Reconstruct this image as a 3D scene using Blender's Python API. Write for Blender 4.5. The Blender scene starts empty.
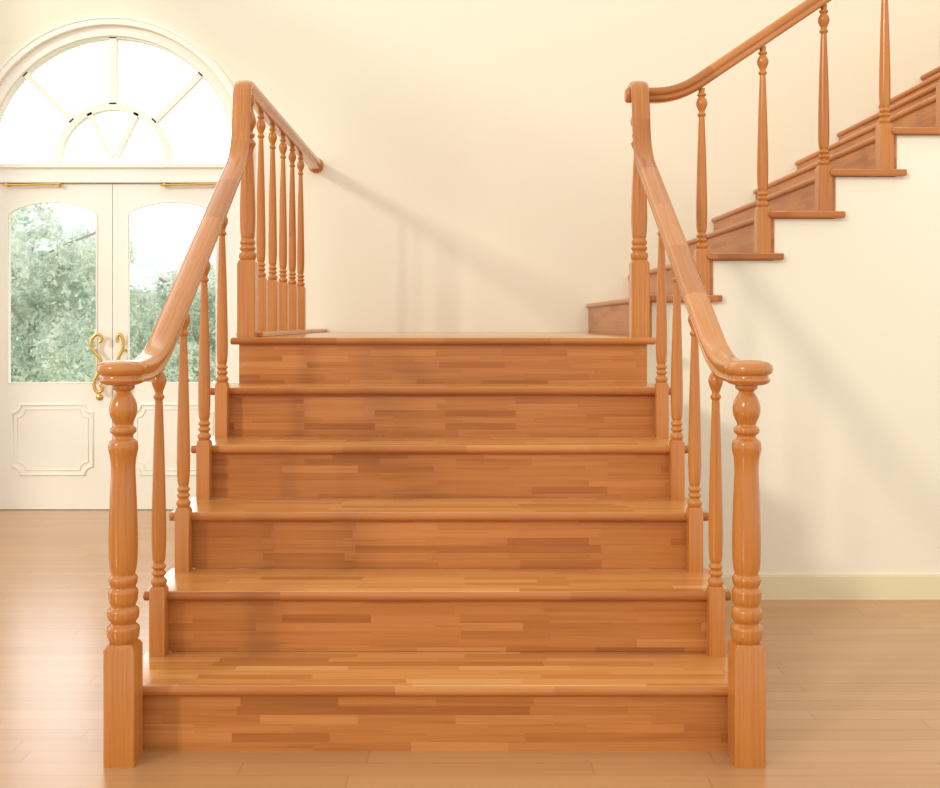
import bpy, bmesh, math, random
from mathutils import Vector, Matrix
random.seed(7)
S = bpy.context.scene
S.view_settings.view_transform = 'Standard'
S.view_settings.look = 'None'

# ------------------------------------------------------------------ helpers
def newobj(name, me, mat=None, parent=None, loc=None):
    o = bpy.data.objects.new(name, me)
    S.collection.objects.link(o)
    if mat is not None and hasattr(me, 'materials'):
        me.materials.append(mat)
    if parent: o.parent = parent
    if loc: o.location = loc
    return o
def empty(name, loc=(0, 0, 0)):
    o = bpy.data.objects.new(name, None); S.collection.objects.link(o); o.location = loc
    o.empty_display_size = .1
    return o
def finish(bm, name, smooth=None, bevel=0):
    bmesh.ops.recalc_face_normals(bm, faces=bm.faces[:])
    me = bpy.data.meshes.new(name); bm.to_mesh(me); bm.free()
    if smooth:
        for p in me.polygons: p.use_smooth = True
        me.set_sharp_from_angle(angle=math.radians(smooth))
    return me
def add_box(bm, x0, x1, y0, y1, z0, z1):
    v = [bm.verts.new(p) for p in ((x0,y0,z0),(x1,y0,z0),(x1,y1,z0),(x0,y1,z0),(x0,y0,z1),(x1,y0,z1),(x1,y1,z1),(x0,y1,z1))]
    for f in ((0,3,2,1),(4,5,6,7),(0,1,5,4),(1,2,6,5),(2,3,7,6),(3,0,4,7)):
        bm.faces.new([v[i] for i in f])
def boxes(name, lst, mat, parent=None, bevel=0):
    bm = bmesh.new()
    for b in lst: add_box(bm, *b)
    o = newobj(name, finish(bm, name), mat, parent)
    if bevel:
        m = o.modifiers.new('bev', 'BEVEL'); m.width = bevel; m.segments = 2; m.limit_method = 'ANGLE'
    return o
def add_poly_xz(bm, pts, y0, y1):
    a = [bm.verts.new((x, y0, z)) for x, z in pts]; b = [bm.verts.new((x, y1, z)) for x, z in pts]
    n = len(pts)
    f1 = bm.faces.new(a); f2 = bm.faces.new(b[::-1])
    for i in range(n):
        bm.faces.new((a[i], b[i], b[(i+1) % n], a[(i+1) % n]))
    f1.normal_update(); f2.normal_update()
    bmesh.ops.triangulate(bm, faces=[f1, f2], ngon_method='EAR_CLIP')
def add_ring(bm, cx, cz, r0, r1, a0, a1, y0, y1, n=40):
    P = []
    for i in range(n+1):
        a = a0+(a1-a0)*i/n
        c, s = math.cos(a), math.sin(a)
        P.append([bm.verts.new((cx+r*c, y, cz+r*s)) for r, y in ((r0,y0),(r1,y0),(r1,y1),(r0,y1))])
    for i in range(n):
        for k in range(4):
            bm.faces.new((P[i][k], P[i][(k+1) % 4], P[i+1][(k+1) % 4], P[i+1][k]))
    bm.faces.new(P[0]); bm.faces.new(P[-1])
def add_lathe(bm, prof, cx=0, cy=0, seg=28, sq=None):
    rings = []
    for r, z in prof:
        rings.append([bm.verts.new((cx+r*math.cos(2*math.pi*i/seg), cy+r*math.sin(2*math.pi*i/seg), z)) for i in range(seg)])
    for a, b in zip(rings, rings[1:]):
        for i in range(seg):
            bm.faces.new((a[i], a[(i+1) % seg], b[(i+1) % seg], b[i]))
    bm.faces.new(rings[0]); bm.faces.new(rings[-1])
def smooth_prof(ctrl, n=5):
    out = []
    P = ctrl
    for i in range(len(P)-1):
        p0 = P[max(i-1,0)]; p1 = P[i]; p2 = P[i+1]; p3 = P[min(i+2, len(P)-1)]
        for k in range(n):
            t = k/n
            q = []
            for d in range(2):
                q.append(.5*(2*p1[d]+(p2[d]-p0[d])*t+(2*p0[d]-5*p1[d]+4*p2[d]-p3[d])*t*t+(3*p1[d]-p0[d]-3*p2[d]+p3[d])*t**3))
            out.append((max(q[0], .003), q[1]))
    out.append(P[-1])
    return out
def fillet(pts, radii, n=10):
    pts = [Vector(p) for p in pts]
    out = [pts[0]]
    for i in range(1, len(pts)-1):
        r = radii[i-1]
        a = pts[i]+(pts[i-1]-pts[i]).normalized()*r
        b = pts[i]+(pts[i+1]-pts[i]).normalized()*r
        for k in range(n+1):
            t = k/n
            out.append(a*(1-t)**2+pts[i]*2*t*(1-t)+b*t*t)
    out.append(pts[-1])
    return out
RAIL = [(-.020,-.031),(.020,-.031),(.027,-.028),(.030,-.021),(.025,-.014),(.025,-.007),(.032,-.002),(.0355,.005),(.036,.014),(.0335,.021),(.026,.026),(.013,.0285),(0,.029),
        (-.013,.0285),(-.026,.026),(-.0335,.021),(-.036,.014),(-.0355,.005),(-.032,-.002),(-.025,-.007),(-.025,-.014),(-.030,-.021),(-.027,-.028)]
def add_sweep(bm, path, prof, side0=Vector((1,0,0)), scale=1, u0=0):
    uv = bm.loops.layers.uv.verify()
    rings = []; side = side0.copy(); n = len(path); L = [u0]
    for i, p in enumerate(path):
        if i: L.append(L[-1]+(p-path[i-1]).length)
        t = (path[min(i+1,n-1)]-path[max(i-1,0)]).normalized()
        h = Vector((t.y, -t.x, 0))
        if h.length > .18: side = h.normalized()
        up = side.cross(t).normalized()
        rings.append([bm.verts.new(p+side*a*scale+up*b*scale) for a, b in prof])
    m = len(prof)
    for j in range(n-1):
        a, b = rings[j], rings[j+1]
        for i in range(m):
            k = (i+1) % m
            f = bm.faces.new((a[i], a[k], b[k], b[i]))
            for l, (uu, pp) in zip(f.loops, ((L[j], prof[i]), (L[j], prof[k]), (L[j+1], prof[k]), (L[j+1], prof[i]))):
                l[uv].uv = (uu, pp[0]+pp[1]*.37)
    bm.faces.new(rings[0]); bm.faces.new(rings[-1])
    return L[-1]
def tube(name, pts, r, mat, parent, cyclic=False, res=3):
    cu = bpy.data.curves.new(name, 'CURVE'); cu.dimensions = '3D'; cu.bevel_depth = r; cu.bevel_resolution = res
    cu.use_fill_caps = True
    sp = cu.splines.new('POLY'); sp.points.add(len(pts)-1)
    for q, p in zip(sp.points, pts): q.co = (*p, 1)
    sp.use_cyclic_u = cyclic
    cu.materials.append(mat)
    o = bpy.data.objects.new(name, cu); S.collection.objects.link(o); o.parent = parent
    return o

# ------------------------------------------------------------------ materials
def basemat(name, col=(.8,.8,.8), rough=.5, metal=0, coat=0):
    m = bpy.data.materials.new(name); m.use_nodes = True
    b = m.node_tree.nodes['Principled BSDF']
    b.inputs['Base Color'].default_value = (*col, 1); b.inputs['Roughness'].default_value = rough
    b.inputs['Metallic'].default_value = metal; b.inputs['Coat Weight'].default_value = coat
    return m, m.node_tree, b
def N(nt, t, **kw):
    n = nt.nodes.new(t)
    for k, v in kw.items(): setattr(n, k, v)
    return n
def M(nt, op, a, b=None):
    n = nt.nodes.new('ShaderNodeMath'); n.operation = op
    for i, x in enumerate((a, b)):
        if x is None: continue
        if isinstance(x, (int, float)): n.inputs[i].default_value = x
        else: nt.links.new(x, n.inputs[i])
    return n.outputs[0]
def mixc(nt, kind, fac, a, b):
    n = nt.nodes.new('ShaderNodeMix'); n.data_type = 'RGBA'; n.blend_type = kind
    for i, x in ((0, fac), (6, a), (7, b)):
        if isinstance(x, (int, float)): n.inputs[i].default_value = x
        elif isinstance(x, tuple): n.inputs[i].default_value = (*x, 1)
        else: nt.links.new(x, n.inputs[i])
    return n.outputs[2]
def ramp(nt, fac, stops):
    n = nt.nodes.new('ShaderNodeValToRGB'); cr = n.color_ramp
    while len(cr.elements) < len(stops): cr.elements.new(.5)
    for e, (p, c) in zip(cr.elements, stops): e.position = p; e.color = (*c, 1)
    nt.links.new(fac, n.inputs[0]); return n.outputs[0]
def strips(name, u, v, rowh, length, stops, rough=.3, grain=.35, gap=0, coat=0, useobjrand=False, voff=0.0, gs=(2.5, 90), coatrough=.12, spec=.5, coord='Object'):
    m, nt, b = basemat(name, rough=rough, coat=coat)
    b.inputs['Coat Roughness'].default_value = coatrough
    b.inputs['Specular IOR Level'].default_value = spec
    tc = N(nt, 'ShaderNodeTexCoord'); sp = N(nt, 'ShaderNodeSeparateXYZ'); nt.links.new(tc.outputs[coord], sp.inputs[0])
    U = sp.outputs[u]; V = M(nt, 'ADD', sp.outputs[v], voff)
    w = sp.outputs[3-u-v]
    if useobjrand:
        oi = N(nt, 'ShaderNodeObjectInfo'); U = M(nt, 'ADD', U, M(nt, 'MULTIPLY', oi.outputs['Random'], 37.3))
    vr = M(nt, 'DIVIDE', V, rowh); row = M(nt, 'FLOOR', vr)
    wn = N(nt, 'ShaderNodeTexWhiteNoise', noise_dimensions='1D'); nt.links.new(row, wn.inputs['W'])
    ur = M(nt, 'DIVIDE', M(nt, 'ADD', U, M(nt, 'MULTIPLY', wn.outputs['Value'], length*7.3)), length)
    cell = M(nt, 'FLOOR', ur)
    cb = N(nt, 'ShaderNodeCombineXYZ'); nt.links.new(row, cb.inputs[0]); nt.links.new(cell, cb.inputs[1])
    wn2 = N(nt, 'ShaderNodeTexWhiteNoise', noise_dimensions='3D'); nt.links.new(cb.outputs[0], wn2.inputs['Vector'])
    col = ramp(nt, wn2.outputs['Value'], stops)
    g = N(nt, 'ShaderNodeCombineXYZ')
    nt.links.new(M(nt, 'MULTIPLY', U, gs[0]), g.inputs[0])
    nt.links.new(M(nt, 'ADD', M(nt, 'MULTIPLY', V, gs[1]), M(nt, 'MULTIPLY', wn2.outputs['Value'], 50)), g.inputs[1])
    nt.links.new(M(nt, 'MULTIPLY', w, gs[1]), g.inputs[2])
    no = N(nt, 'ShaderNodeTexNoise'); no.inputs['Scale'].default_value = 1; no.inputs['Detail'].default_value = 4
    no.inputs['Distortion'].default_value = .4
    nt.links.new(g.outputs[0], no.inputs['Vector'])
    gr = ramp(nt, no.outputs['Fac'], [(.3, (.66,.52,.36)), (.55, (1,1,1)), (1, (1.0,1.0,1.0))])
    col = mixc(nt, 'MULTIPLY', grain, col, gr)
    if gap:
        fv = M(nt, 'FRACT', vr); fu = M(nt, 'FRACT', ur)
        l1 = M(nt, 'LESS_THAN', fv, gap); l2 = M(nt, 'LESS_THAN', fu, gap*rowh/length)
        ln = M(nt, 'MAXIMUM', l1, l2)
        col = mixc(nt, 'MULTIPLY', M(nt, 'MULTIPLY', ln, .45), col, (.45,.3,.2))
    nt.links.new(col, b.inputs['Base Color'])
    return m

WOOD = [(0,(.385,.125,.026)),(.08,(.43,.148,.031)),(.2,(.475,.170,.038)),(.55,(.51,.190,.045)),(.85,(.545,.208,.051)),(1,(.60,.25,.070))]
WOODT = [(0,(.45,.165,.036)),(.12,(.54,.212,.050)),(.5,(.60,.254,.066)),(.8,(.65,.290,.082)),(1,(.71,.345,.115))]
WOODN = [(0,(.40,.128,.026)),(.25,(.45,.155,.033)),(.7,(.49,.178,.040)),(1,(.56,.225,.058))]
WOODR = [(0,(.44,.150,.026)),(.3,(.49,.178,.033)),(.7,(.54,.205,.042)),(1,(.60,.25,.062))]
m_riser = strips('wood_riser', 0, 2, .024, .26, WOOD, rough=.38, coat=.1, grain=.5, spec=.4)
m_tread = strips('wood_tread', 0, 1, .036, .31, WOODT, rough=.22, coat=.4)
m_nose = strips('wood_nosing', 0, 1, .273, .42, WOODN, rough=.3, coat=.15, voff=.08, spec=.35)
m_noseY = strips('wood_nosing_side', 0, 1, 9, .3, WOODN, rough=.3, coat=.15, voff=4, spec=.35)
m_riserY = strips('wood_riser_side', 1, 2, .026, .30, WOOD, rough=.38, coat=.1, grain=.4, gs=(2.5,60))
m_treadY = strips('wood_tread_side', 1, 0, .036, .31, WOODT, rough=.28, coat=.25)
m_turn = strips('wood_turned', 2, 0, 5, 9, [(0,(.47,.162,.026)),(1,(.55,.205,.038))], rough=.22, coat=.3, grain=.4, useobjrand=True, voff=2.5, gs=(3,110), spec=.4)
m_rail = strips('wood_handrail', 0, 1, 5, .30, WOODR, rough=.2, coat=.35, grain=.45, voff=2.5, gs=(4,130), spec=.4, coord='UV')
m_cap = strips('wood_cap', 0, 1, 5, 9, WOODR[1:3], rough=.2, coat=.35, grain=.4, voff=2.5, gs=(6,110), spec=.4)
m_floor = strips('floor_boards', 0, 1, .075, .9, [(0,(.49,.248,.100)),(.5,(.52,.268,.110)),(1,(.56,.295,.125))], rough=.28, grain=.2, gap=.04, coat=.4, gs=(1.5,50), coatrough=.24)
def plaster(name, col, rough=.85):
    m, nt, b = basemat(name, col, rough)
    no = N(nt, 'ShaderNodeTexNoise'); no.inputs['Scale'].default_value = 60; no.inputs['Detail'].default_value = 5
    tc = N(nt, 'ShaderNodeTexCoord'); nt.links.new(tc.outputs['Object'], no.inputs['Vector'])
    bp = N(nt, 'ShaderNodeBump'); bp.inputs['Strength'].default_value = .05; bp.inputs['Distance'].default_value = .01
    nt.links.new(no.outputs['Fac'], bp.inputs['Height']); nt.links.new(bp.outputs[0], b.inputs['Normal'])
    n2 = N(nt, 'ShaderNodeTexNoise'); n2.inputs['Scale'].default_value = 1.2; nt.links.new(tc.outputs['Object'], n2.inputs['Vector'])
    c = mixc(nt, 'MIX', n2.outputs['Fac'], tuple(x*.985 for x in col), tuple(min(1, x*1.01) for x in col))
    nt.links.new(c, b.inputs['Base Color'])
    return m
m_wall = plaster('plaster_wall', (.875,.83,.672))
m_base = plaster('baseboard_paint', (.82,.73,.48), .5)
m_white = plaster('door_paint', (.94,.92,.83), .45)
m_brass, _, _b = basemat('brass', (.72,.47,.13), .25, 1)
m_glass = bpy.data.materials.new('window_glass'); m_glass.use_nodes = True
nt = m_glass.node_tree; nt.nodes.clear()
out = N(nt,'ShaderNodeOutputMaterial'); mx = N(nt,'ShaderNodeMixShader'); tr = N(nt,'ShaderNodeBsdfTransparent'); gl = N(nt,'ShaderNodeBsdfGlossy')
gl.inputs['Roughness'].default_value = .02; mx.inputs[0].default_value = .06
nt.links.new(tr.outputs[0], mx.inputs[1]); nt.links.new(gl.outputs[0], mx.inputs[2]); nt.links.new(mx.outputs[0], out.inputs[0])
def leafmat(name, stops, scale=5, transl=0):
    m, nt, b = basemat(name, rough=.7)
    tc = N(nt,'ShaderNodeTexCoord'); no = N(nt,'ShaderNodeTexNoise'); no.inputs['Scale'].default_value = scale; no.inputs['Detail'].default_value = 5
    nt.links.new(tc.outputs['Object'], no.inputs['Vector'])
    c = ramp(nt, no.outputs['Fac'], stops)
    nt.links.new(c, b.inputs['Base Color'])
    if transl:
        t = N(nt,'ShaderNodeBsdfTranslucent'); nt.links.new(c, t.inputs['Color'])
        ms = N(nt,'ShaderNodeMixShader'); ms.inputs[0].default_value = transl
        o = nt.nodes['Material Output']
        nt.links.new(b.outputs[0], ms.inputs[1]); nt.links.new(t.outputs[0], ms.inputs[2]); nt.links.new(ms.outputs[0], o.inputs[0])
    return m
m_leaf = leafmat('leaves', [(.32,(.42,.52,.45)),(.48,(.68,.78,.67)),(.62,(.92,.95,.88))], 7, .5)  # pale greens paint outdoor haze and overexposure into the leaf colour
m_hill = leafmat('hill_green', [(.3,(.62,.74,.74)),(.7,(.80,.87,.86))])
m_grass = leafmat('grass', [(.3,(.45,.55,.38)),(.7,(.65,.72,.55))])
m_bark, _, _b2 = basemat('bark', (.42,.39,.34), .9)
m_stone, _, _b3 = basemat('terrace_stone', (.7,.68,.62), .8)

# ------------------------------------------------------------------ dimensions
R, RUN = .18, .273
R2, RUN2 = .172, .252
WY = 3.58           # back wall face
LZ = 6*R            # landing height
FY = 1.55           # near face of wall under upper flight
X1 = .856           # first upper riser
NUP = 11
XR = 3.75
DC = -2.04          # door centre x

# ------------------------------------------------------------------ room shell
stair = empty('wooden_staircase')
boxes('floor', [(-3.9, XR, -6, WY+.2, -.1, 0)], m_floor)
bm = bmesh.new()
hw, ac, ar = .815, 2.119, .815
pts = [(-3.9, 0), (DC-hw, 0)]
for i in range(41):
    a = math.pi - math.pi*i/40
    pts.append((DC+ar*math.cos(a), ac+ar*math.sin(a)))
pts += [(DC+hw, 0), (XR, 0), (XR, 4.6), (-3.9, 4.6)]
add_poly_xz(bm, pts, WY, WY+.2)
newobj('wall_back', finish(bm, 'wall_back'), m_wall)
# left wall with tall window openings
wins = ((-5.8, -3.25), (-3.1, -.55), (-.4, 2.15))
TOP = 4.45
wl = []
for a, b in ((-6, -5.8), (-3.25, -3.1), (-.55, -.4), (2.15, WY+.2)): wl.append((-4.0, -3.9, a, b, 0, 4.6))
for a, b in wins:
    wl += [(-4.0, -3.9, a, b, 0, .25), (-4.0, -3.9, a, b, TOP, 4.6)]
boxes('wall_left', wl, m_wall)
for i, (a, b) in enumerate(wins):
    fr = [(-3.98,-3.92,a,a+.04,.25,TOP),(-3.98,-3.92,b-.04,b,.25,TOP),(-3.98,-3.92,a+.04,b-.04,.25,.30),(-3.98,-3.92,a+.04,b-.04,TOP-.05,TOP),
          (-3.97,-3.93,(a+b)/2-.02,(a+b)/2+.02,.30,TOP-.05)]
    for z in (1.3, 2.35, 3.4): fr.append((-3.965,-3.935,a+.04,b-.04,z-.012,z+.012))
    boxes('window_%d' % (i+2), fr, m_white)
boxes('wall_right', [(XR, XR+.2, FY, WY+.2, 0, 4.6)], m_wall)
# plastered carcass under upper flight
EY = WY-.002
bm = bmesh.new()
pts = [(.80, 0), (.80, LZ-.03), (X1, LZ-.03)]
for k in range(1, NUP+1):
    z = LZ+k*R2-.03
    pts.append((X1+(k-1)*RUN2, z))
    pts.append((X1+k*RUN2 if k < NUP else XR-.002, z))
pts.append((XR-.002, 0))
q = [pts[0]]
for p in pts[1:]:
    if (Vector(p)-Vector(q[-1])).length > 1e-4: q.append(p)
add_poly_xz(bm, q, FY, EY)
newobj('understair_plaster', finish(bm, 'understair_plaster'), m_wall, stair)
boxes('landing_base', [(-.80, .80, 1.39, EY, 0, LZ-.03)], m_wall, stair)
boxes('baseboard_right', [(.84, XR, FY-.014, FY, 0, .095), (.84, XR, FY-.009, FY, .095, .102)], m_base)
boxes('baseboard_back', [(-3.9, DC-.87, WY-.014, WY, 0, .1), (DC+.87, -.80, WY-.014, WY, 0, .1)], m_base)

# ------------------------------------------------------------------ staircase
ris = []
for k in range(1, 7):
    w = .825 if k < 6 else .805
    y = (k-1)*RUN
    ris.append((-w, w, y, y+.02, (k-1)*R, k*R-.028))
boxes('risers', ris, m_riser, stair)
ss = []
for k in range(1, 6):
    for s in (-1, 1):
        x0, x1 = sorted((s*.825, s*.80))
        ss.append((x0, x1, (k-1)*RUN+.02, 1.39, (k-1)*R, k*R-.028))
boxes('side_stringers', ss, m_riserY, stair)
def tread_mesh(bm, x0, x1, yf, yb, zt, th=.028):
    pr = [(yb, zt-th)]
    for i in range(9):
        a = -math.pi/2 - math.pi*i/8
        pr.append((yf+th/2+math.cos(a)*th/2, zt-th/2+math.sin(a)*th/2))
    pr.append((yb, zt))
    A = [bm.verts.new((x0, y, z)) for y, z in pr]; B = [bm.verts.new((x1, y, z)) for y, z in pr]
    n = len(pr)
    for i in range(n): bm.faces.new((A[i], B[i], B[(i+1) % n], A[(i+1) % n]))
    bm.faces.new(A); bm.faces.new(B)
bm = bmesh.new()
for k in range(1, 6):
    y = (k-1)*RUN
    tread_mesh(bm, -.852, .852, y-.026, y+RUN+.001, k*R)
tread_mesh(bm, -.835, .835, 5*RUN-.026, EY, LZ)
me = finish(bm, 'treads', smooth=40)
me.materials.append(m_tread); me.materials.append(m_nose)
for p in me.polygons:
    if p.normal.z < .96: p.material_index = 1
o = newobj('treads', me, None, stair)
bv = o.modifiers.new('b', 'BEVEL'); bv.width = .004; bv.segments = 2; bv.limit_method = 'ANGLE'; bv.angle_limit = math.radians(60)
# upper flight
ur = []
for k in range(1, NUP+1):
    x = X1+(k-1)*RUN2
    ur.append((x-.012, x+.001, FY-.004, EY, LZ+(k-1)*R2, LZ+k*R2-.028))
boxes('upper_risers', ur, m_riserY, stair)
bm = bmesh.new()
for k in range(1, NUP+1):
    x = X1+(k-1)*RUN2; th = .028; zt = LZ+k*R2
    xe = x+RUN2+.035 if k < NUP else XR-.002
    def prof(xf, xb, y0, y1):
        pr = [(xb, zt-th)]
        for i in range(9):
            a = -math.pi/2-math.pi*i/8
            pr.append((xf+th/2+math.cos(a)*th/2, zt-th/2+math.sin(a)*th/2))
        pr.append((xb, zt))
        A = [bm.verts.new((a, y0, b)) for a, b in pr]; B = [bm.verts.new((a, y1, b)) for a, b in pr]
        n = len(pr)
        for i in range(n): bm.faces.new((A[i], B[i], B[(i+1) % n], A[(i+1) % n]))
        bm.faces.new(A); bm.faces.new(B)
    prof(x-.028, x+RUN2, FY, EY)
    prof(x-.028, xe, FY-.028, FY)
me = finish(bm, 'upper_treads', smooth=40)
me.materials.append(m_treadY); me.materials.append(m_noseY)
for p in me.polygons:
    if p.normal.z < .96: p.material_index = 1
o = newobj('upper_treads', me, None, stair)
bv = o.modifiers.new('b', 'BEVEL'); bv.width = .006; bv.segments = 3; bv.limit_method = 'ANGLE'; bv.angle_limit = math.radians(60)
boxes('landing_curb', [(-.845, -.735, 1.50, EY, LZ, LZ+.02)], m_treadY, stair, bevel=.004)

# ------------------------------------------------------------------ turned parts
def post_mesh(name, w, zsq, prof, seg=28, chamfer=.012):
    bm = bmesh.new()
    h = w/2
    lv = [(h, 0), (h, zsq-chamfer), (h*.80, zsq)]
    rings = []
    c = .08
    def sq(h, z):
        k = h*(1-c)
        return [bm.verts.new(p+(z,)) for p in ((-k,-h),(k,-h),(h,-k),(h,k),(k,h),(-k,h),(-h,k),(-h,-k))]
    for hh, z in lv: rings.append(sq(hh, z))
    for a, b in zip(rings, rings[1:]):
        for i in range(8): bm.faces.new((a[i], a[(i+1) % 8], b[(i+1) % 8], b[i]))
    bm.faces.new(rings[0]); bm.faces.new(rings[-1])
    add_lathe(bm, smooth_prof(prof), seg=seg)
    me = finish(bm, name, smooth=38); me.materials.append(m_turn)
    return me
def bal_prof(z0, z1, sc=.86):
    L = z1-z0
    P = [(.020,-.002),(.0255,.008),(.0255,.016),(.018,.024),(.018,.028),(.024,.036),(.018,.044),(.018,.047),(.0235,.055),(.018,.063),(.0175,.068),
         (.021,.08),(.0235,.12),(.0235,.18),(.0215,.27),(.0185,.38),(.0150,.475),(.0130,.525),(.0125,.535)]
    T = [(.0175,-.108),(.0175,-.102),(.013,-.096),(.014,-.088),(.0205,-.074),(.0245,-.060),(.0215,-.046),(.014,-.034),(.013,-.031),(.0185,-.026),(.0185,-.020),(.013,-.015),(.0145,.004)]
    out = []
    for r, z in P: out.append((r*sc, z0+(z if z < .07 else .07+(z-.07)*(L-.115-.07)/(.535-.07))))
    for r, z in T: out.append((r*sc, z1+z))
    return out
bal = post_mesh('baluster', .045, .20, bal_prof(.20, .85))
balU = post_mesh('baluster_upper', .056, .19, bal_prof(.19, .85, .95))
balL = post_mesh('baluster_tall', .050, .235, bal_prof(.235, .955))
def zy(y): return 1.141-(y-322)*.0026
np_ = [(13,641),(15.5,636),(16.2,630),(15.8,626),(12.5,623),(12.5,621),(15.5,616),(15.5,609),(12.5,606),(12.3,604),(14,600),(14.6,594),(14.6,590),(12.5,587),(12.5,585),(14.2,581),(14.2,577),(12,574),
       (12,572),(13.8,562),(14.4,540),(13.8,515),(12.8,490),(12.0,470),(12.8,458),(14.6,449),(14.6,445),(13.5,441),(10,438),(9.5,435),(12.6,432),(12.6,428),(9.5,425),(10,422),(13,415),(13.8,408),(12.0,400),(8,393),(7.5,391),(11,388),(11,384),(11,380)]
npf = [(r*.0026*.98, zy(y)) for r, y in np_]
newel = post_mesh('newel', .079, zy(641), npf, seg=36, chamfer=.014)
L0, L1 = .31, .975
lp = [(.032,0),(.037,.012),(.037,.026),(.029,.034),(.029,.038),(.035,.048),(.029,.058),(.029,.061),(.034,.072),(.029,.083),(.028,.088),(.031,.10),(.034,.15),(.034,.21),(.031,.29),(.027,.37),(.024,.43),(.027,.45),(.034,.465),(.034,.475),(.025,.487),(.023,.492),(.031,.50),(.031,.508),(.022,.516),(.026,.53),(.036,.55),(.036,.57),(.026,.60),(.024,.62),(.030,.635),(.030,.665)]
newelL = post_mesh('landing_newel', .072, L0, [(r*.93, L0+z) for r, z in lp], seg=32, chamfer=.014)

def add_inst(name, me, parent, loc):
    o = bpy.data.objects.new(name, me); S.collection.objects.link(o); o.parent = parent; o.location = loc
    return o
CAP = [(.002,.978),(.040,.978),(.052,.983),(.056,.990),(.051,.997),(.051,1.003),(.060,1.009),(.063,1.018),(.061,1.028),(.053,1.036),(.030,1.041),(.002,1.042)]
railings = []
for s, nm in ((-1, 'stair_railing'), (1, 'stair_railing.001')):
    p = empty(nm)
    railings.append(p)
    add_inst('newel_post', newel, p, (s*.809, -.066, 0))
    for k in range(2, 6):
        add_inst('baluster_%d' % (k-1), bal, p, (s*.804, (k-1)*RUN-.030, (k-1)*R))
    add_inst('landing_newel_post', newelL, p, (s*.79, 1.46, LZ))
    bm = bmesh.new()
    gx = -.80 if s < 0 else .784
    path = [(s*.803,-.10,1.010),(s*.803,.175,1.012),(gx,1.365,1.798),(gx,1.415,2.087)]
    if s < 0:
        path += [(gx, EY, 2.085)]
        path = fillet(path, [.13,.11,.055])
    else:
        path += [(gx, 1.56, 2.078), (.965, 1.56, 2.078), (X1+(NUP-1)*RUN2, 1.56, 2.130+(X1+(NUP-1)*RUN2-1.068)*R2/RUN2)]
        path = fillet(path, [.13,.11,.055,.06,.10])
    add_sweep(bm, path, RAIL, u0=0 if s < 0 else 10.1)
    newobj('handrail', finish(bm, 'handrail', smooth=45), m_rail, p)
    bm = bmesh.new(); add_lathe(bm, CAP, s*.814, -.064, 40)
    newobj('handrail_cap', finish(bm, 'cap', smooth=50), m_cap, p)
for i in range(5):
    add_inst('landing_baluster_%d' % (i+1), balL, railings[0], (-.80, 1.80+.29*i, LZ+.02))
bm = bmesh.new(); add_lathe(bm, [(.040,0),(.046,.004),(.046,.012),(.040,.018),(.035,.02)], seg=32)
o = newobj('wall_rosette', finish(bm, 'ros', smooth=50), m_cap, railings[0], (-.80, EY, 2.085)); o.rotation_euler = (math.pi/2, 0, 0)
for k in range(1, NUP):
    add_inst('upper_baluster_%d' % k, balU, railings[1], (X1+k*RUN2-.043, 1.56, LZ+k*R2))
bm = bmesh.new(); add_lathe(bm, smooth_prof([(.010,-.02),(.026,-.017),(.031,0),(.024,.018),(.02,.026),(.028,.034),(.028,.06)]), seg=24)
o = newobj('rail_end_knob', finish(bm, 'knob', smooth=50), m_cap, railings[1], (.755, 1.48, 2.06)); o.rotation_euler = (0, math.pi/2, 0)

# ------------------------------------------------------------------ french door + arched window
win = empty('window_1')
bm = bmesh.new()
FY0, FY1 = WY+.02, WY+.12
add_ring(bm, DC, ac, .757, .815, 0, math.pi, FY0, FY1, 60)
add_ring(bm, DC, ac, .745, .760, 0, math.pi, FY0+.02, FY1-.02, 60)
add_ring(bm, DC, ac-.005, .315, .36, 0, math.pi, FY0+.02, FY1-.03, 40)
def spoke(bm, ang, r0, r1, w, ox=0):
    c, s = math.cos(ang), math.sin(ang)
    pts = []
    for r, t in ((r0,-w/2),(r1,-w/2),(r1,w/2),(r0,w/2)):
        pts.append((DC+ox+c*r-s*t, ac-.005+s*r+c*t))
    add_poly_xz(bm, pts, FY0+.02, FY1-.03)
for a, w in ((90,.045),(45,.036),(135,.036)): spoke(bm, math.radians(a), .35, .757, w)
for a in (64, 116): spoke(bm, math.radians(a), .03, .33, .032)
add_box(bm, DC-.80, DC+.80, FY0, FY1, 1.985, 2.10)
add_box(bm, DC-.815, DC+.815, FY0-.02, FY0, 2.075, 2.10)
add_box(bm, DC-.78, DC+.78, FY0-.012, FY0, 1.985, 2.005)
newobj('arched_frame', finish(bm, 'arched_frame'), m_white, win)
bm = bmesh.new(); add_ring(bm, DC, ac, .818, .852, 0, math.pi, WY-.012, WY+.001, 60)
add_ring(bm, DC, ac, .852, .862, 0, math.pi, WY-.018, WY+.001, 60)
newobj('arch_casing', finish(bm, 'arch_casing'), m_white, win)
bm = bmesh.new()
gp = [(DC-.75, 2.10), (DC+.75, 2.10)]+[(DC+.75*math.cos(math.pi*i/32), ac+.75*math.sin(math.pi*i/32)) for i in range(33)]
vs = [bm.verts.new((x, WY+.07, z)) for x, z in gp]; bm.faces.new(vs)
newobj('arched_glass', finish(bm, 'arched_glass'), m_glass, win)

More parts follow.
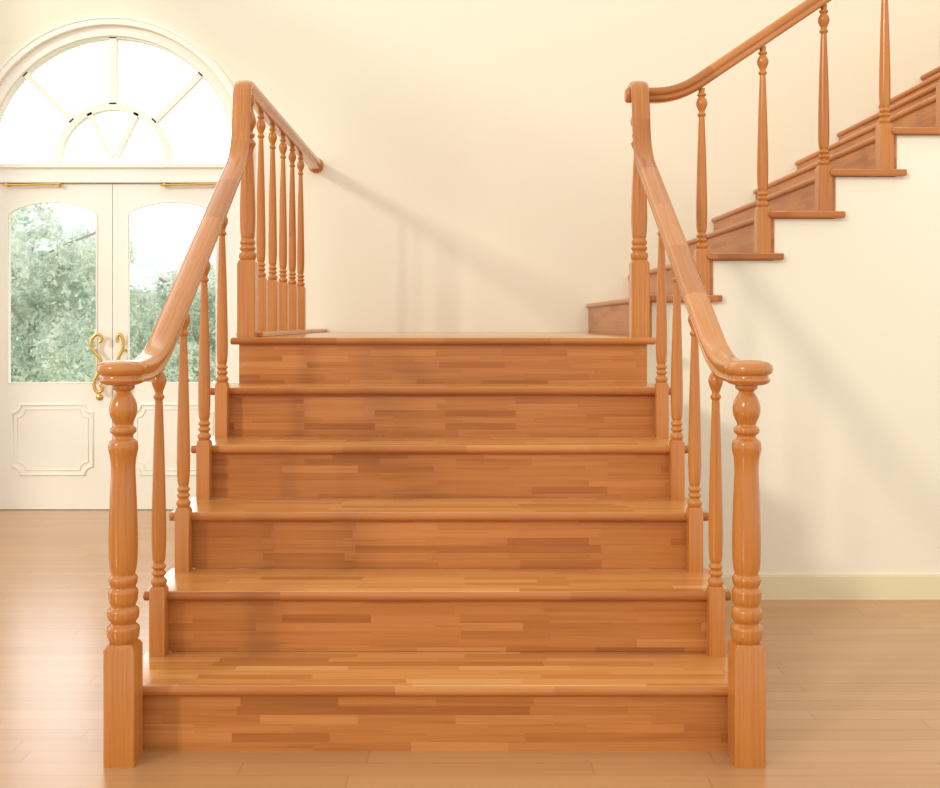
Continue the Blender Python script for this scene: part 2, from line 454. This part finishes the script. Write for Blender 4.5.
boxes('trim_1', [(DC-.815, DC-.765, FY0, FY1, 0, 1.985), (DC+.765, DC+.815, FY0, FY1, 0, 1.985),
                 (DC-.862, DC-.818, WY-.015, WY, 0, ac), (DC+.818, DC+.862, WY-.015, WY, 0, ac)], m_white)
def leaf(name, x0, x1, inner):
    p = empty(name)
    y0, y1 = WY+.035, WY+.085
    mw, ow = .088, .125
    gl, gr = (x0+ow, x1-mw) if inner > 0 else (x0+mw, x1-ow)
    bm = bmesh.new()
    add_box(bm, x0, gl, y0, y1, .004, 1.98); add_box(bm, gr, x1, y0, y1, .004, 1.98)
    add_box(bm, gl, gr, y0, y1, .004, .765)
    n = 20; zt = 1.80; rise = .075
    arc = [(gl+(gr-gl)*i/n, zt+rise*max(0, math.sin(math.pi*i/n))**.7) for i in range(n+1)]
    arc[0] = (gl, zt); arc[-1] = (gr, zt)
    add_poly_xz(bm, arc+[(gr, 1.98), (gl, 1.98)], y0, y1)
    newobj('leaf_frame', finish(bm, name+'_frame'), m_white, p)
    tube('glass_bead', [(gl+.004, y0, .772)]+[(x+(.004 if i == 0 else -.004 if i == n else 0), y0, z-.006) for i, (x, z) in enumerate(arc)]+[(gr-.004, y0, .772)], .008, m_white, p, True)
    bm = bmesh.new()
    vs = [bm.verts.new((x, y0+.025, z)) for x, z in [(gl, .765), (gr, .765)]+arc[::-1]]; bm.faces.new(vs)
    newobj('glass', finish(bm, name+'_glass'), m_glass, p)
    for ins, r in ((0, .009), (.028, .005)):
        a, b, c, d = gl+.03+ins, gr-.03-ins, .215+ins, .64-ins
        nr = .05
        pts = []
        for cx, cz, t0, t1 in ((a, c, 90, 0), (b, c, 180, 90), (b, d, 270, 180), (a, d, 360, 270)):
            for i in range(7):
                t = math.radians(t0+(t1-t0)*i/6)
                pts.append((cx+nr*math.cos(t), y0-.001, cz+nr*math.sin(t)))
        tube('panel_moulding', pts, r, m_white, p, True)
    hx = x1-.075 if inner > 0 else x0+.062
    hp = []
    ctrl = [(.020,.050),(.034,.030),(.026,.008),(.004,.004),(-.014,.030),(-.012,.075),(.008,.115),(.024,.155),(.022,.200),(-.002,.232),(-.026,.262),(-.034,.298),(-.020,.335),(.004,.352),(.026,.340),(.028,.316),(.012,.304)]
    for i in range(len(ctrl)-1):
        p0, p1, p2, p3 = ctrl[max(i-1,0)], ctrl[i], ctrl[i+1], ctrl[min(i+2,len(ctrl)-1)]
        for k in range(5):
            t = k/5
            q = [.5*(2*p1[d]+(p2[d]-p0[d])*t+(2*p0[d]-5*p1[d]+4*p2[d]-p3[d])*t*t+(3*p1[d]-p0[d]-3*p2[d]+p3[d])*t**3) for d in range(2)]
            hp.append((hx+(q[0] if inner > 0 else -q[0]*.6), y0-.052, .715+q[1]))
    tube('pull_handle', hp, .0105, m_brass, p)
    for z in (.80, .97):
        xx = min(hp, key=lambda q: abs(q[2]-z))[0]
        tube('handle_stem', [(xx, y0-.055, z), (xx, y0+.002, z)], .009, m_brass, p)
    bm = bmesh.new(); add_lathe(bm, [(.02,0),(.02,.006),(.012,.01),(.004,.012)], seg=20)
    o = newobj('lock_rosette', finish(bm, 'lr', smooth=40), m_brass, p, (hx, y0, .685)); o.rotation_euler = (math.pi/2, 0, 0)
    rx0, rx1 = (x0+.11, x0+.46) if inner > 0 else (x1-.46, x1-.11)
    tube('stay_rod', [(rx0, y0-.03, 1.968), (rx1, y0-.03, 1.975)], .007, m_brass, p)
    for x in (rx0+.02, rx1-.02): tube('rod_bracket', [(x, y0-.035, 1.97), (x, y0+.002, 1.97)], .011, m_brass, p)
leaf('door_1', DC-.762, DC-.002, 1)
leaf('door_2', DC+.002, DC+.762, -1)

# ------------------------------------------------------------------ outside
boxes('terrace', [(-7, 3, WY+.2, WY+2.2, -.2, -.02)], m_stone)
bm = bmesh.new(); bmesh.ops.create_grid(bm, x_segments=60, y_segments=60, size=1)
for v in bm.verts:
    v.co = Vector((v.co.x*40-5, WY+2.2+(v.co.y+1)*25, 0))
    v.co.z = -.15+.06*math.sin(v.co.x*1.3)*math.cos(v.co.y*.9)
newobj('ground', finish(bm, 'ground', smooth=60), m_grass)
bm = bmesh.new(); bmesh.ops.create_grid(bm, x_segments=90, y_segments=20, size=1)
for v in bm.verts:
    x, y = v.co.x, v.co.y
    v.co = Vector((x*40-10, 34+y*6, max(-.2, (4.2*math.exp(-((x*40+5)/10)**2)+1.0+.5*math.sin(x*23))*(1-y*y)+random.uniform(-.15,.15))))
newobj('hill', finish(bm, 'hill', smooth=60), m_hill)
def tree(name, x, y, h, rx, nl, zc=None):
    p = empty(name, (x, y, -.1))
    bm = bmesh.new(); add_lathe(bm, [(.08,0),(.06,.3),(.05,h*.5),(.02,h*.8)], seg=10)
    for i in range(9):
        a = i*2.4; z = h*(.3+.055*i)
        add_sweep(bm, [Vector((0,0,z)), Vector((math.cos(a)*rx*.35, math.sin(a)*rx*.35, z+.22)), Vector((math.cos(a)*rx*.7, math.sin(a)*rx*.7, z+.4))],
                  [(.012,-.012),(.012,.012),(-.012,.012),(-.012,-.012)])
    newobj('trunk', finish(bm, name+'_trunk', smooth=60), m_bark, p)
    bm = bmesh.new()
    cl = []
    for i in range(60):
        while True:
            q = Vector((random.uniform(-1,1), random.uniform(-1,1), random.uniform(-1,1)))
            if q.length < 1: break
        cl.append((Vector((q.x*rx, q.y*rx, h*.5+q.z*h*.46)), random.uniform(.18,.36)*rx))
    for i in range(nl):
        c, r = random.choice(cl)
        d = Vector((random.gauss(0,1), random.gauss(0,1), random.gauss(0,1))).normalized()*r*random.uniform(.6,1)
        c = c+d
        u = Vector((random.gauss(0,1), random.gauss(0,1), random.gauss(0,1))).normalized()
        w = u.orthogonal().normalized(); s = random.uniform(.012,.028)
        bm.faces.new([bm.verts.new(c+u*s*1.6), bm.verts.new(c+w*s*.8), bm.verts.new(c-u*s*1.6), bm.verts.new(c-w*s*.8)])
    me = bpy.data.meshes.new(name); bm.to_mesh(me); bm.free()
    newobj('foliage', me, m_leaf, p)
tree('garden_tree', -4.7, 9.0, 2.6, 1.2, 32000)
tree('garden_tree.001', -3.0, 9.8, 1.95, 1.0, 22000)
tree('garden_tree.002', -6.6, 10.4, 2.6, 1.2, 14000)
tree('garden_tree.003', -1.6, 10.5, 1.8, 1.0, 14000)

# ------------------------------------------------------------------ light
w = bpy.data.worlds.new('World'); S.world = w; w.use_nodes = True
nt = w.node_tree
bg = nt.nodes['Background']; bg.inputs[0].default_value = (1,.985,.945,1)
tc = N(nt, 'ShaderNodeTexCoord'); vm = N(nt, 'ShaderNodeVectorMath', operation='DOT_PRODUCT')
vm.inputs[1].default_value = Vector((-.45,.88,.12)).normalized()
nt.links.new(tc.outputs['Generated'], vm.inputs[0])
mr = N(nt, 'ShaderNodeMapRange', interpolation_type='SMOOTHSTEP')
nt.links.new(vm.outputs['Value'], mr.inputs['Value'])
mr.inputs['From Min'].default_value = .55; mr.inputs['From Max'].default_value = .97
mr.inputs['To Min'].default_value = 1.17; mr.inputs['To Max'].default_value = 3.9
nt.links.new(mr.outputs['Result'], bg.inputs[1])
sl = bpy.data.lights.new('sun', 'SUN'); sl.energy = 1.15; sl.angle = math.radians(7); sl.color = (1,.95,.83)
so = bpy.data.objects.new('sun', sl); S.collection.objects.link(so)
so.rotation_euler = Vector((.70,.78,-.40)).to_track_quat('-Z', 'Y').to_euler(); so.location = (-3,-6,6)

# ------------------------------------------------------------------ camera
cam = bpy.data.cameras.new('camera'); co = bpy.data.objects.new('camera', cam); S.collection.objects.link(co)
cam.sensor_width = 36; cam.lens = 1060/940*36
co.location = (.062, -2.818, 1.141); co.rotation_euler = (math.pi/2, 0, 0)
cam.shift_y = -72/940; cam.shift_x = 11.2/940
S.camera = co
